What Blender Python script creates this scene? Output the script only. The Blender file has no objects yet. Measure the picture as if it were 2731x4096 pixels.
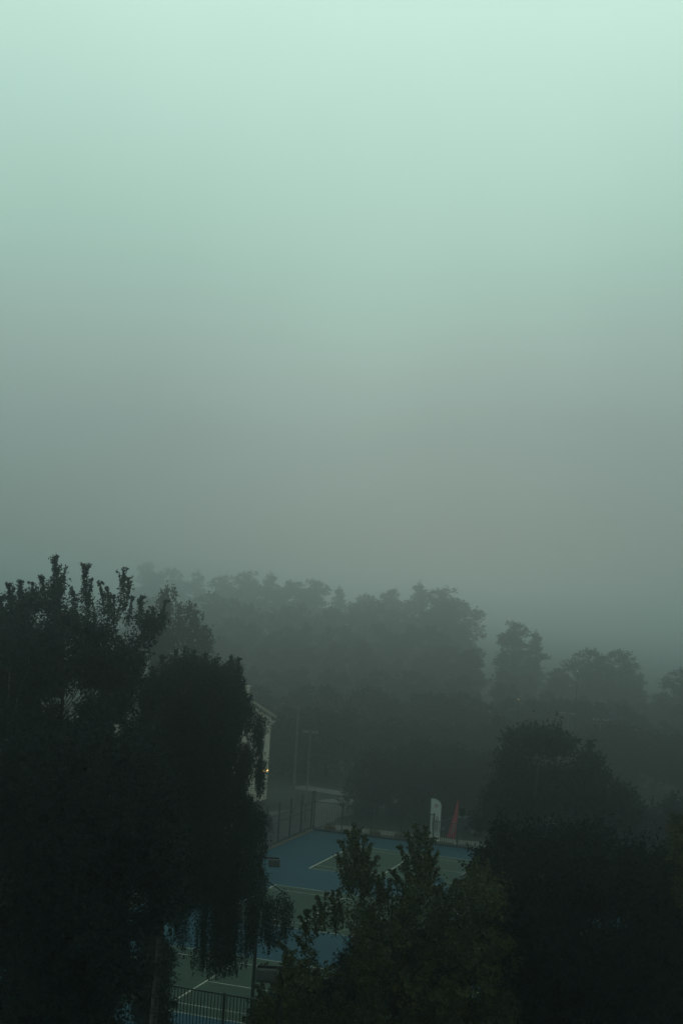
import bpy, math, random
import numpy as np
from mathutils import Vector, Matrix
random.seed(7); RNG = np.random.default_rng(7)
scn = bpy.context.scene; COL = scn.collection
PI = math.pi

# ------------------------------------------------------------------ camera
FPX = 5392.1; PW, PH = 2731., 4096.
YAW, PIT, ROL = -.326, .063, .060
CAM = np.array([34.024, -98.089, 20.646])
_cy, _sy, _cp, _sp = math.cos(YAW), math.sin(YAW), math.cos(PIT), math.sin(PIT)
FW = np.array([_sy*_cp, _cy*_cp, _sp]); _r0 = np.array([_cy, -_sy, 0.]); _u0 = np.cross(_r0, FW)
RT = math.cos(ROL)*_r0 + math.sin(ROL)*_u0; UP = -math.sin(ROL)*_r0 + math.cos(ROL)*_u0
S = PW/1568.
def at(dx, dy, depth):
    """world point seen at (dx,dy) (1568-wide photo coordinates) at a distance: used to survey where things stand"""
    return CAM + depth*(FW + RT*(dx*S-PW/2)/FPX - UP*(dy*S-PH/2)/FPX)
def foot(dx, dy, depth):
    p = at(dx, dy, depth); return np.array([p[0], p[1], 0.])
cd = bpy.data.cameras.new('camera'); cam = bpy.data.objects.new('camera', cd); COL.objects.link(cam)
M = Matrix(((RT[0], UP[0], -FW[0], CAM[0]), (RT[1], UP[1], -FW[1], CAM[1]), (RT[2], UP[2], -FW[2], CAM[2]), (0, 0, 0, 1)))
cam.matrix_world = M
cd.sensor_fit = 'VERTICAL'; cd.sensor_height = 24.; cd.lens = 24.*FPX/PH; cd.clip_end = 4000; cd.clip_start = .5
scn.camera = cam

# ------------------------------------------------------------------ materials
def mat(name, col, rough=.85, var=.0, scale=3., metal=0., col2=None, attr=False, detail=6., trans=0.):
    m = bpy.data.materials.new(name); m.use_nodes = True; nt = m.node_tree; b = nt.nodes['Principled BSDF']
    b.inputs['Roughness'].default_value = rough; b.inputs['Metallic'].default_value = metal
    b.inputs['Specular IOR Level'].default_value = .25
    c2 = col2 or tuple(c*(1-var) for c in col)
    if attr:
        a = nt.nodes.new('ShaderNodeAttribute'); a.attribute_name = 'tone'; fac = a.outputs['Fac']
    else:
        tc = nt.nodes.new('ShaderNodeTexCoord'); n = nt.nodes.new('ShaderNodeTexNoise'); n.inputs['Scale'].default_value = scale
        n.inputs['Detail'].default_value = detail; n.inputs['Roughness'].default_value = .65
        nt.links.new(tc.outputs['Object'], n.inputs['Vector'])
        r = nt.nodes.new('ShaderNodeMapRange'); r.inputs[1].default_value = .3; r.inputs[2].default_value = .7
        nt.links.new(n.outputs['Fac'], r.inputs[0]); fac = r.outputs[0]
    mx = nt.nodes.new('ShaderNodeMix'); mx.data_type = 'RGBA'
    mx.inputs[6].default_value = (*c2, 1); mx.inputs[7].default_value = (*col, 1)
    nt.links.new(fac, mx.inputs[0]); nt.links.new(mx.outputs[2], b.inputs['Base Color'])
    return m
MT = dict(
 grass=mat('grass', (.045, .052, .034), 1, scale=.35, col2=(.026, .032, .024), detail=9),
 dirt=mat('packed_dirt', (.36, .31, .27), 1, scale=.5, col2=(.24, .21, .18), detail=9),
 asphalt=mat('asphalt', (.22, .2, .2), .95, scale=.8, col2=(.15, .14, .145), detail=9),
 blue=mat('blue_acrylic', (.008, .09, .145), .8, scale=.35, col2=(.007, .07, .112), detail=8),
 green=mat('green_acrylic', (.052, .095, .066), .85, scale=.4, col2=(.038, .074, .052), detail=8),
 line=mat('white_line_paint', (.88, .82, .7), .8, scale=1.5, col2=(.5, .46, .38)),
 kerb=mat('concrete_kerb', (.36, .27, .2), .9, scale=2, col2=(.2, .15, .12)),
 fence=mat('dark_green_steel', (.02, .045, .045), .6, scale=5, col2=(.014, .03, .03)),
 pole=mat('galvanised_steel', (.2, .2, .19), .6, scale=3, col2=(.13, .13, .125)),
 darkpole=mat('dark_steel', (.03, .035, .035), .7, scale=3, col2=(.02, .024, .024)),
 lamp=mat('lamp_housing', (.2, .21, .21), .45, scale=6, col2=(.12, .13, .13)), palelamp=mat('pale_lamp_housing', (.6, .6, .57), .6, scale=6, col2=(.5, .5, .48)),
 lampglass=mat('lamp_glass', (.16, .165, .165), .3, scale=6, col2=(.09, .1, .1)),
 plaster=mat('pale_plaster', (.82, .76, .64), .9, scale=1.2, col2=(.64, .58, .48), detail=9),
 roof=mat('roof_metal', (.10, .09, .085), .6, scale=2, col2=(.06, .055, .05)),
 trimw=mat('moulding', (.5, .43, .35), .9, scale=3, col2=(.36, .31, .25)),
 glass=mat('window_glass', (.03, .04, .05), .12, scale=1),
 wood=mat('painted_door', (.08, .06, .05), .6, scale=4),
 white=mat('banner_white_cloth', (.8, .82, .8), .9, scale=2, col2=(.72, .75, .73)),
 red=mat('banner_red_cloth', (.62, .08, .11), .85, scale=2, col2=(.52, .065, .09)),
 redink=mat('red_print', (.30, .07, .06), .9, scale=6),
 greyink=mat('dark_print', (.17, .08, .09), .9, scale=6),
 whiteink=mat('white_print', (.5, .48, .45), .9, scale=6),
 whiteplastic=mat('white_plastic', (.8, .82, .78), .5, scale=4, col2=(.7, .72, .68)),
 terracotta=mat('terracotta', (.34, .14, .06), .9, scale=6, col2=(.2, .09, .045)),
 yellowp=mat('orange_plastic', (.5, .28, .1), .7, scale=4),
 bluebench=mat('blue_bench_paint', (.03, .22, .34), .6, scale=4, col2=(.025, .17, .27)),
 net=mat('net_mesh', (.03, .05, .045), .9, scale=4),
 tape=mat('net_tape', (.45, .45, .4), .9, scale=4),
 car=mat('dark_car_paint', (.02, .025, .03), .3, scale=2),
 rubber=mat('tyre_rubber', (.015, .015, .015), .9, scale=5),
 chrome=mat('chrome', (.7, .7, .68), .25, metal=.6),
 bark=mat('dark_bark', (.06, .05, .04), 1, scale=6, col2=(.03, .026, .022)),
 twig=mat('twig_bark', (.055, .045, .035), 1, scale=6, col2=(.035, .03, .025)),
 leafp=mat('poplar_leaf', (.022, .050, .038), .75, attr=True, col2=(.010, .024, .021)),
 leafw=mat('birch_leaf', (.019, .046, .032), .75, attr=True, col2=(.009, .024, .019)),
 leafm=mat('maple_leaf', (0.1283, 0.1262, 0.0508), .75, attr=True, col2=(0.0413, 0.0614, 0.0325)),
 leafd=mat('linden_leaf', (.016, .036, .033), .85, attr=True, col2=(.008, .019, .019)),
 leaff=mat('far_leaf', (.036, .040, .027), .9, attr=True, col2=(.016, .019, .015)),
)
def birch_bark():
    m = bpy.data.materials.new('birch_bark'); m.use_nodes = True; nt = m.node_tree; b = nt.nodes['Principled BSDF']; b.inputs['Roughness'].default_value = .9
    tc = nt.nodes.new('ShaderNodeTexCoord'); mp = nt.nodes.new('ShaderNodeMapping'); mp.inputs['Scale'].default_value = (2, 2, 9)
    n = nt.nodes.new('ShaderNodeTexNoise'); n.inputs['Scale'].default_value = 1.6; n.inputs['Detail'].default_value = 6
    r = nt.nodes.new('ShaderNodeValToRGB'); e = r.color_ramp.elements
    e[0].position = .44; e[0].color = (.03, .028, .025, 1); e[1].position = .53; e[1].color = (.11, .105, .1, 1)
    nt.links.new(tc.outputs['Object'], mp.inputs[0]); nt.links.new(mp.outputs[0], n.inputs['Vector']); nt.links.new(n.outputs['Fac'], r.inputs[0]); nt.links.new(r.outputs[0], b.inputs['Base Color'])
    return m
MT['birch'] = birch_bark()
def emit(name, col, st):
    m = bpy.data.materials.new(name); m.use_nodes = True; b = m.node_tree.nodes['Principled BSDF']
    b.inputs['Base Color'].default_value = (*col, 1); b.inputs['Emission Color'].default_value = (*col, 1); b.inputs['Emission Strength'].default_value = st
    return m
MT['warm'] = emit('warm_lamp_glow', (1, .62, .2), 1.6); MT['cool'] = emit('cool_lamp_glow', (.25, .7, 1), .7); MT['pale'] = emit('pale_lamp_glow', (.8, 1, .75), 1.2)

# ------------------------------------------------------------------ mesh helpers
class MB:
    def __init__(s): s.v = []; s.f = []; s.n = 0
    def add(s, v, f):
        v = np.asarray(v, float).reshape(-1, 3); s.v.append(v); s.f += [tuple(i+s.n for i in q) for q in f]; s.n += len(v); return s
    def box(s, c, d, rz=0., ax=None):
        x, y, z = np.asarray(d)/2.
        v = np.array([(a, b, e) for a in (-x, x) for b in (-y, y) for e in (-z, z)])
        if ax is not None: v = v @ np.asarray(ax)
        elif rz:
            c_, s_ = math.cos(rz), math.sin(rz); v = np.stack([v[:, 0]*c_-v[:, 1]*s_, v[:, 0]*s_+v[:, 1]*c_, v[:, 2]], 1)
        return s.add(v+np.asarray(c, float), [(0, 1, 3, 2), (4, 6, 7, 5), (0, 4, 5, 1), (2, 3, 7, 6), (0, 2, 6, 4), (1, 5, 7, 3)])
    def tube(s, pts, rad, k=6, cap=True):
        pts = np.asarray(pts, float); rad = np.broadcast_to(rad, len(pts)); vs = []
        T = np.gradient(pts, axis=0); T /= np.linalg.norm(T, axis=1)[:, None]+1e-9
        for p, t, r in zip(pts, T, rad):
            a = np.cross(t, (0, 0, 1.) if abs(t[2]) < .9 else (1., 0, 0)); a /= np.linalg.norm(a); b = np.cross(t, a)
            for i in range(k):
                w = 2*PI*i/k; vs.append(p+r*(a*math.cos(w)+b*math.sin(w)))
        f = []
        for j in range(len(pts)-1):
            for i in range(k):
                i2 = (i+1) % k; f.append((j*k+i, j*k+i2, (j+1)*k+i2, (j+1)*k+i))
        if cap: f += [tuple(range(k))[::-1], tuple((len(pts)-1)*k+i for i in range(k))]
        return s.add(vs, f)
    def prism(s, poly, o, u, v, n, th):
        """polygon (list of 2d) in plane o,u,v extruded along n"""
        o, u, v, n = [np.asarray(a, float) for a in (o, u, v, n)]
        a = [o+u*p[0]+v*p[1] for p in poly]; b = [q+n*th for q in a]; k = len(poly)
        return s.add(a+b, [tuple(range(k))[::-1], tuple(range(k, 2*k))]+[(i, (i+1) % k, (i+1) % k+k, i+k) for i in range(k)])
    def quad(s, a, b, c, d): return s.add([a, b, c, d], [(0, 1, 2, 3)])
    def build(s, name, m, parent=None, loc=(0, 0, 0), smooth=False):
        me = bpy.data.meshes.new(name); V = np.concatenate(s.v)-np.asarray(loc, float)
        me.from_pydata(V.tolist(), [], s.f); me.materials.append(MT[m])
        if smooth: me.polygons.foreach_set('use_smooth', [True]*len(me.polygons))
        me.update()
        o = bpy.data.objects.new(name, me); COL.objects.link(o)
        if parent is not None: o.parent = parent
        else: o.location = loc
        return o
def tag(o, label=None, cat=None, group=None, kind=None):
    if label: o['label'] = label
    if cat: o['category'] = cat
    if group: o['group'] = group
    if kind: o['kind'] = kind
    return o
def empty(name, loc, label, cat, group=None, rz=0):
    o = bpy.data.objects.new(name, None); COL.objects.link(o); o.location = [float(a) for a in loc]; o.rotation_euler = (0, 0, rz)
    o.empty_display_size = .3
    return tag(o, label, cat, group)
def copy_tree(o, parent=None):
    c = o.copy(); COL.objects.link(c); c.parent = parent
    for ch in [x for x in bpy.data.objects if x.parent == o]: copy_tree(ch, c)
    return c
def leaf_mesh(name, C, size, tone, m, parent, loc, asp=.62, droop=0., up=None):
    """one small diamond face per leaf, each with its own tilt and tone"""
    n = len(C); C = C-np.asarray(loc)
    a = RNG.normal(size=(n, 3)); a[:, 2] -= droop; a /= np.linalg.norm(a, axis=1)[:, None]
    b = RNG.normal(size=(n, 3)); b -= (b*a).sum(1)[:, None]*a; b /= np.linalg.norm(b, axis=1)[:, None]
    sz = (np.broadcast_to(size, n)*RNG.uniform(.7, 1.25, n))[:, None]*.5
    c2 = C+a*sz*.15
    V = np.stack([C-a*sz, c2+b*sz*asp, C+a*sz*1.1, c2-b*sz*asp], 1).reshape(-1, 3)
    me = bpy.data.meshes.new(name); me.vertices.add(4*n); me.vertices.foreach_set('co', V.ravel().astype(np.float32))
    me.loops.add(4*n); me.loops.foreach_set('vertex_index', np.arange(4*n, dtype=np.int32))
    me.polygons.add(n); me.polygons.foreach_set('loop_start', np.arange(0, 4*n, 4, dtype=np.int32))
    try: me.polygons.foreach_set('loop_total', np.full(n, 4, dtype=np.int32))
    except Exception: pass
    at_ = me.attributes.new('tone', 'FLOAT', 'FACE'); at_.data.foreach_set('value', tone.astype(np.float32))
    me.materials.append(MT[m]); me.update(calc_edges=True); me.validate()
    o = bpy.data.objects.new(name, me); COL.objects.link(o); o.parent = parent
    return o

# ------------------------------------------------------------------ trees
def sprays(c, r, n, per, upb, spread=.07, L=(.5, 1.1)):
    """leafy twigs in one clump: returns leaf centres and a tone per leaf"""
    d = RNG.normal(size=(n, 3)); d /= np.linalg.norm(d, axis=1)[:, None]
    st = c+d*(r*RNG.uniform(.1, .75, n)**.7)[:, None]
    dr = d*.8+RNG.normal(size=(n, 3))*.35; dr[:, 2] += upb; dr /= np.linalg.norm(dr, axis=1)[:, None]
    ln = r*RNG.uniform(L[0], L[1], n)
    t = RNG.uniform(0, 1, (n, per)); P = st[:, None]+dr[:, None]*(t*ln[:, None])[..., None]
    P = P+RNG.normal(size=P.shape)*(spread*(1.15-.8*t))[..., None]
    tn = np.clip(RNG.normal(.5, .28, n)[:, None]+RNG.normal(0, .12, (n, per)), 0, 1)
    return P.reshape(-1, 3), tn.ravel()
def limb(mb, a, b, r0, r1, sag=.0, k=5, n=5):
    a = np.asarray(a, float); b = np.asarray(b, float); t = np.linspace(0, 1, n)[:, None]
    p = a+(b-a)*t; L = np.linalg.norm(b-a); p[1:-1] += RNG.normal(size=(n-2, 3))*L*.03; p[:, 2] += (sag*L*t*(1-t))[:, 0]
    mb.tube(p, np.linspace(r0, r1, n), k)
def inpoly(x, y, P):
    c = False; j = len(P)-1
    for i in range(len(P)):
        if (P[i][1] > y) != (P[j][1] > y) and x < (P[j][0]-P[i][0])*(y-P[i][1])/(P[j][1]-P[i][1])+P[i][0]: c = not c
        j = i
    return c
def polydist(x, y, P):
    m = 1e9
    for i in range(len(P)):
        a = np.array(P[i-1]); b = np.array(P[i]); t = np.clip(np.dot((x, y)-a, b-a)/(np.dot(b-a, b-a)+1e-9), 0, 1); m = min(m, np.linalg.norm(a+(b-a)*t-(x, y)))
    return m
def near_tree(name, label, poly, d, thick, nb, rb, nsp, per, leaf, lm, base, topx, rt, bark='bark', upb=.5, shoots=(), holes=(), group='trees near the courts',
              extra=None, inner=.0, spread=.07, keep=1.0, asp=.62, droop=0.):
    """a tree surveyed from its outline: clumps fill a crown with real depth, limbs run to them from a tapered trunk"""
    bw = foot(base[0], base[1], base[2]); root = empty(name, bw, label, 'tree', group)
    xs = [p[0] for p in poly]; ys = [p[1] for p in poly]; pix = d*S/FPX
    cl = []; tries = 0
    while len(cl) < nb and tries < 60000:
        tries += 1; x = random.uniform(min(xs), max(xs)); y = random.uniform(min(ys), max(ys))
        if not inpoly(x, y, poly): continue
        e = polydist(x, y, poly)*pix
        r = rb*random.uniform(.7, 1.25)
        if e < .45*r:
            if random.random() > .25: continue
            r = max(.3*rb, e)
        if e < r: r = max(e*1.05, .3*rb)
        if any((x-h[0])**2+(y-h[1])**2 < (h[2]+r/pix*.8)**2 for h in holes): continue
        zz = random.uniform(-1, 1)*thick*min(1, .25+e/(2.2*rb)) if thick else 0
        cl.append((at(x, y, d+zz), r))
    LP = []; TN = []
    for c, r in cl:
        k = max(4, int(nsp*(r/rb)**2*keep)); P, t = sprays(c, r, k, per, upb, spread); LP.append(P); TN.append(np.clip(t+random.uniform(-.22, .22), 0, 1))
    wood = MB(); brs = MB(); top = at(topx[0], topx[1], d); n = 9
    t = np.linspace(0, 1, n)[:, None]; tp = bw+(top-bw)*t
    lean = np.sin(t*PI)*.25; tp[:, 0] += lean[:, 0]*random.choice((-1, 1)); tp[1:-1] += RNG.normal(size=(n-2, 3))*.08
    wood.tube(tp, np.linspace(rt, rt*.12, n), 9)
    for c, r in (cl if len(cl) < 90 else random.sample(cl, 90)):
        h = np.clip((c[2]-1.2-.35*np.linalg.norm((c-top)[:2]))/max(top[2], 1), .2, .97)
        i = h*(n-1); a = tp[int(i)]+(tp[min(int(i)+1, n-1)]-tp[int(i)])*(i-int(i)); limb(brs, a, c, rt*.26*(1.1-h), .012, .12)
    for sh in shoots:   # (tip x, tip y, base x, base y, width, depth offset)
        tip = at(sh[0], sh[1], d+sh[5]); b = at(sh[2]+(sh[2]-sh[0])*.15, sh[3]+18, d+sh[5]); sh = (*sh[:4], sh[4]*1.35, sh[5]); L = np.linalg.norm(tip-b); nl = int(L*sh[4]*1900*keep/(leaf/.08)**1.5)
        tt = RNG.uniform(0, 1, nl)**.85; bend = RNG.normal(size=3)*.04*L
        side = RNG.normal(size=(14, 3))*(1, 1, .35); ks = RNG.integers(0, 14, nl); ts = RNG.uniform(.05, .96, 14)[ks]; fr = RNG.uniform(0, 1, nl); main = RNG.uniform(0, 1, nl) < .42
        tt = np.where(main, tt, np.clip(ts+fr*.22, 0, 1.0)); off = (side[ks]*(fr*sh[4]*.95*np.clip(1.15-ts, .3, 1))[:, None])*(~main)[:, None]
        P = b+(tip-b)*tt[:, None]+np.sin(tt*PI)[:, None]*bend+off+RNG.normal(size=(nl, 3))*(sh[4]*np.clip(1.1-tt, .25, 1)*.42)[:, None]
        LP.append(P); TN.append(np.clip(RNG.normal(.5, .25, nl), 0, 1))
        q = np.linspace(0, 1, 6)[:, None]; brs.tube(b+(tip-b)*q+np.sin(q*PI)*bend, np.linspace(.022, .005, 6), 4)
    if extra: extra(LP, TN, brs, tp, root)
    L_ = np.concatenate(LP); T_ = np.concatenate(TN); sz = np.full(len(L_), leaf)
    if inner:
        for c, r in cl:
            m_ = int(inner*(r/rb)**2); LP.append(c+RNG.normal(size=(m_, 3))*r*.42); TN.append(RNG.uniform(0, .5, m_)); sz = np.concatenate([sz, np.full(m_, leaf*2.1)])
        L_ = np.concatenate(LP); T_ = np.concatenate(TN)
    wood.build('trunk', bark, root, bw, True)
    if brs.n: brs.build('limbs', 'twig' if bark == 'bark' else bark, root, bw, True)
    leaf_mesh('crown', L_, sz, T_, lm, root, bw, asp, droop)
    return root

# left poplar with upright shoots
popl = [(-70, 1400), (0, 1382), (20, 1368), (60, 1364), (92, 1338), (130, 1325), (152, 1345), (168, 1372), (190, 1345), (212, 1350), (240, 1372), (262, 1385), (284, 1372), (304, 1398), (325, 1388), (350, 1402), (385, 1405), (384, 1445), (350, 1490), (335, 1530), (380, 1620), (380, 1800), (-70, 1800)]
near_tree('poplar_tree', 'tall dark poplar on the left whose leafy spires rise above the mist line', popl, 47, 3.6, 175, .62, 50, 24, .085, 'leafp', (150, 2450, 47), (140, 1400), .24,
  upb=1.1, inner=130, keep=1.,
  shoots=[(127, 1280, 128, 1400, .30, -.5), (96, 1325, 112, 1400, .2, .3), (152, 1300, 135, 1370, .12, 0), (193, 1297, 200, 1390, .24, .4), (212, 1330, 205, 1390, .16, .8), (285, 1304, 272, 1400, .2, -.3), (296, 1328, 282, 1390, .12, 0),
          (20, 1342, 30, 1410, .2, .5), (49, 1333, 52, 1410, .22, -.6), (75, 1340, 80, 1400, .16, .2), (0, 1372, 5, 1425, .2, 0), (228, 1338, 238, 1400, .18, -.7), (245, 1350, 250, 1410, .16, .3), (325, 1370, 322, 1430, .2, .6), (380, 1380, 372, 1430, .16, .2), (352, 1395, 350, 1440, .16, .2), (305, 1372, 296, 1420, .14, .2), (165, 1350, 170, 1400, .2, .6), (262, 1368, 262, 1420, .14, .2)],
  holes=[(268, 1432, 12), (296, 1440, 9), (90, 1432, 7), (245, 1420, 7), (160, 1400, 6), (172, 1595, 5), (100, 1625, 5), (155, 1640, 4)])

# slender birch, pale stems at the far left
def birch_stems(LP, TN, brs, tp, root):
    bw = np.array(root.location); d = 43.5
    for pts, r0, r1 in [([(-6, 1800), (10, 1740), (17, 1695), (19, 1660), (21, 1600), (23, 1540), (24, 1475)], .055, .016),
                        ([(21, 1690), (36, 1640), (42, 1590), (60, 1548)], .035, .012), ([(60, 1548), (68, 1535), (66, 1500), (72, 1470)], .014, .008), ([(60, 1548), (59, 1490)], .01, .006),
                        ([(20, 1545), (5, 1500), (0, 1470)], .014, .008), ([(26, 1705), (70, 1680), (100, 1662)], .012, .006)]:
        st = MB(); P = [at(x, y, d) for x, y in pts]; st.tube(P, np.linspace(r0, r1, len(P)), 6); st.build('stem', 'birch', root, bw, True)
near_tree('birch_tree', 'slender birch at the left edge with pale forked stems', [(-70, 1500), (0, 1490), (90, 1520), (110, 1600), (90, 1750), (-70, 1760)], 45.5, 1.0, 16, .5, 44, 20, .07, 'leafd', (-14, 2450, 43.6), (-6, 1800), .075, bark='birch', extra=birch_stems, group=None)

# dark lindens filling the lower left
left = [(-70, 1690), (60, 1700), (200, 1660), (330, 1700), (400, 1760), (430, 1900), (425, 2040), (400, 2120), (352, 2170), (345, 2250), (335, 2420), (-70, 2420)]
near_tree('linden_tree', 'broad dark linden filling the lower left corner of the view', left, 39, 3.2, 150, .8, 58, 24, .09, 'leafd', (120, 2600, 39), (170, 1720), .26, upb=.4, inner=260,
   holes=[(308, 2093, 14), (285, 2312, 14)])

near_tree('lilac_bush', 'dark leafy bush behind the pale birch trunk at the near fence', [(310, 2090), (395, 2110), (408, 2180), (400, 2420), (300, 2420)], 58, 1.2, 40, .6, 46, 20, .08, 'leafd', (350, 2400, 58), (350, 2200), .1, inner=150, group=None)
# weeping birch: hanging strands of small leaves
def strands(n, xs, ytop, ybot, d, dj, per=52, size=1, clump=()):
    P = []; T = []
    for i in range(n):
        x = random.choice(clump)+random.gauss(0, 5) if clump and random.random() < .75 else random.uniform(*xs)
        y0 = ytop(x)+abs(random.gauss(0, 30)); y1 = ybot(x)-abs(random.gauss(0, 26))
        if y1-y0 < 25: continue
        dep = d+random.uniform(-dj, dj); a = at(x, y0, dep); b = at(x-(y1-y0)*.06+random.gauss(0, 4), y1, dep); L = np.linalg.norm(b-a)
        ph = random.uniform(0, 6); m = int(L*per); t = RNG.uniform(0, 1, m)**1.12
        q = a+(b-a)*t[:, None]; q[:, :2] += (np.sin(t*random.uniform(2, 5)+ph)*random.uniform(.04, .13))[:, None]; q += RNG.normal(size=(m, 3))*.06*(1.2-.85*t)[:, None]
        P.append(q); T.append(np.clip(random.gauss(.5, .25)+RNG.normal(0, .12, m), 0, 1))
        strands.w.append((a, b))
    return P, T
def interp(pts): xs, ys = zip(*pts); return lambda x: float(np.interp(x, xs, ys))
def weep(LP, TN, brs, tp, root):
    strands.w = []
    top = interp([(330, 1560), (400, 1510), (440, 1500), (520, 1525), (545, 1520), (565, 1570), (590, 1640), (606, 1690)])
    A = [strands(430, (330, 552), top, interp([(330, 1900), (440, 1990), (540, 1860), (552, 1720)]), 52, 3),
         strands(90, (530, 558), interp([(530, 1515), (558, 1580)]), interp([(530, 1800), (545, 1720), (558, 1690)]), 51, 1.5, clump=(534, 538, 547, 553)),
         strands(150, (550, 602), interp([(553, 1570), (570, 1605), (590, 1625), (604, 1645)]), interp([(553, 1720), (566, 1672), (574, 1700), (584, 1675), (590, 1735), (598, 1760), (604, 1720)]), 51, .8, clump=(556, 560, 566, 571, 583, 592, 596, 600)),
         strands(110, (548, 588), interp([(553, 1700), (586, 1725)]), interp([(553, 1850), (572, 1800), (586, 1765)]), 51.2, .8, clump=(558, 564, 570, 577)),
         strands(48, (586, 609), interp([(588, 1722), (600, 1728), (614, 1765)]), interp([(588, 1775), (598, 1835), (608, 1838), (614, 1800)]), 51.2, .6, clump=(592, 597, 601, 604)),
         strands(110, (560, 624), interp([(560, 1800), (590, 1850), (624, 1862)]), interp([(560, 1960), (600, 1940), (615, 1910), (624, 1895)]), 51.5, 1.2),
         strands(300, (395, 610), interp([(395, 1850), (610, 1900)]), interp([(395, 2130), (430, 2130), (440, 2110), (480, 2080), (550, 2075), (600, 2040), (610, 1960)]), 51, 3),
         strands(230, (400, 610), interp([(400, 1990), (610, 1990)]), interp([(400, 2160), (468, 2240), (500, 2255), (560, 2245), (600, 2180)]), 50.5, 2, clump=(410, 425, 473, 480, 503, 512, 522, 530, 540, 548, 576, 581, 604)),
         strands(62, (608, 678), interp([(608, 2060), (640, 2045), (660, 2042), (678, 2070)]), interp([(608, 2200), (640, 2190), (665, 2170), (678, 2110)]), 49.5, .9, clump=(616, 622, 629, 634, 650, 656, 662, 667))]
    for P, T in A: LP += P; TN += T
    w = MB()
    for a, b in random.sample(strands.w, 420):
        q = np.linspace(0, 1, 4)[:, None]; w.tube(a+(b-a)*q, [.008, .007, .006, .004], 3)
    w.build('hanging_twigs', 'twig', root, root.location, True)
    for pts in ([(480, 1900), (560, 1960), (610, 2020), (640, 2042), (668, 2060)], [(440, 1700), (520, 1580), (548, 1520)], [(440, 1760), (540, 1640), (590, 1650)], [(420, 1600), (402, 1535), (388, 1500)]):
        P_ = [at(x, y, 50.5) for x, y in pts]; st = tp[int(np.argmin(np.linalg.norm(tp-P_[0], axis=1)))]; MB().tube([st]+P_, np.linspace(.06, .012, len(pts)+1), 5).build('limb', 'birch', root, root.location, True)
W = [(335, 1545), (380, 1525), (400, 1508), (425, 1500), (442, 1506), (460, 1512), (490, 1528), (520, 1526), (535, 1515), (548, 1522), (550, 1590), (548, 1680), (556, 1760), (562, 1830), (600, 1880), (612, 1900), (585, 1960), (560, 2000), (480, 2040), (400, 2080), (330, 2060), (330, 1700)]
near_tree('weeping_birch_tree', 'weeping birch with hanging strands in front of the pale house and courts', W, 52, 2.8, 105, .62, 50, 22, .07, 'leafw', (350, 2370, 50.5), (440, 1560), .19, bark='birch', upb=-.35, extra=weep, inner=150, spread=.06, droop=.8, holes=[], shoots=[(404, 1494, 408, 1530, .2, 0), (424, 1488, 420, 1530, .22, .5), (447, 1495, 440, 1530, .2, -.4), (470, 1502, 462, 1540, .2, .3), (498, 1512, 492, 1550, .2, 0), (534, 1506, 526, 1545, .22, .4), (548, 1512, 540, 1550, .18, -.3), (372, 1508, 380, 1550, .22, .2), (352, 1530, 362, 1570, .22, .5), (560, 1560, 545, 1600, .2, 0), (575, 1598, 552, 1640, .2, .3)])

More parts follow.
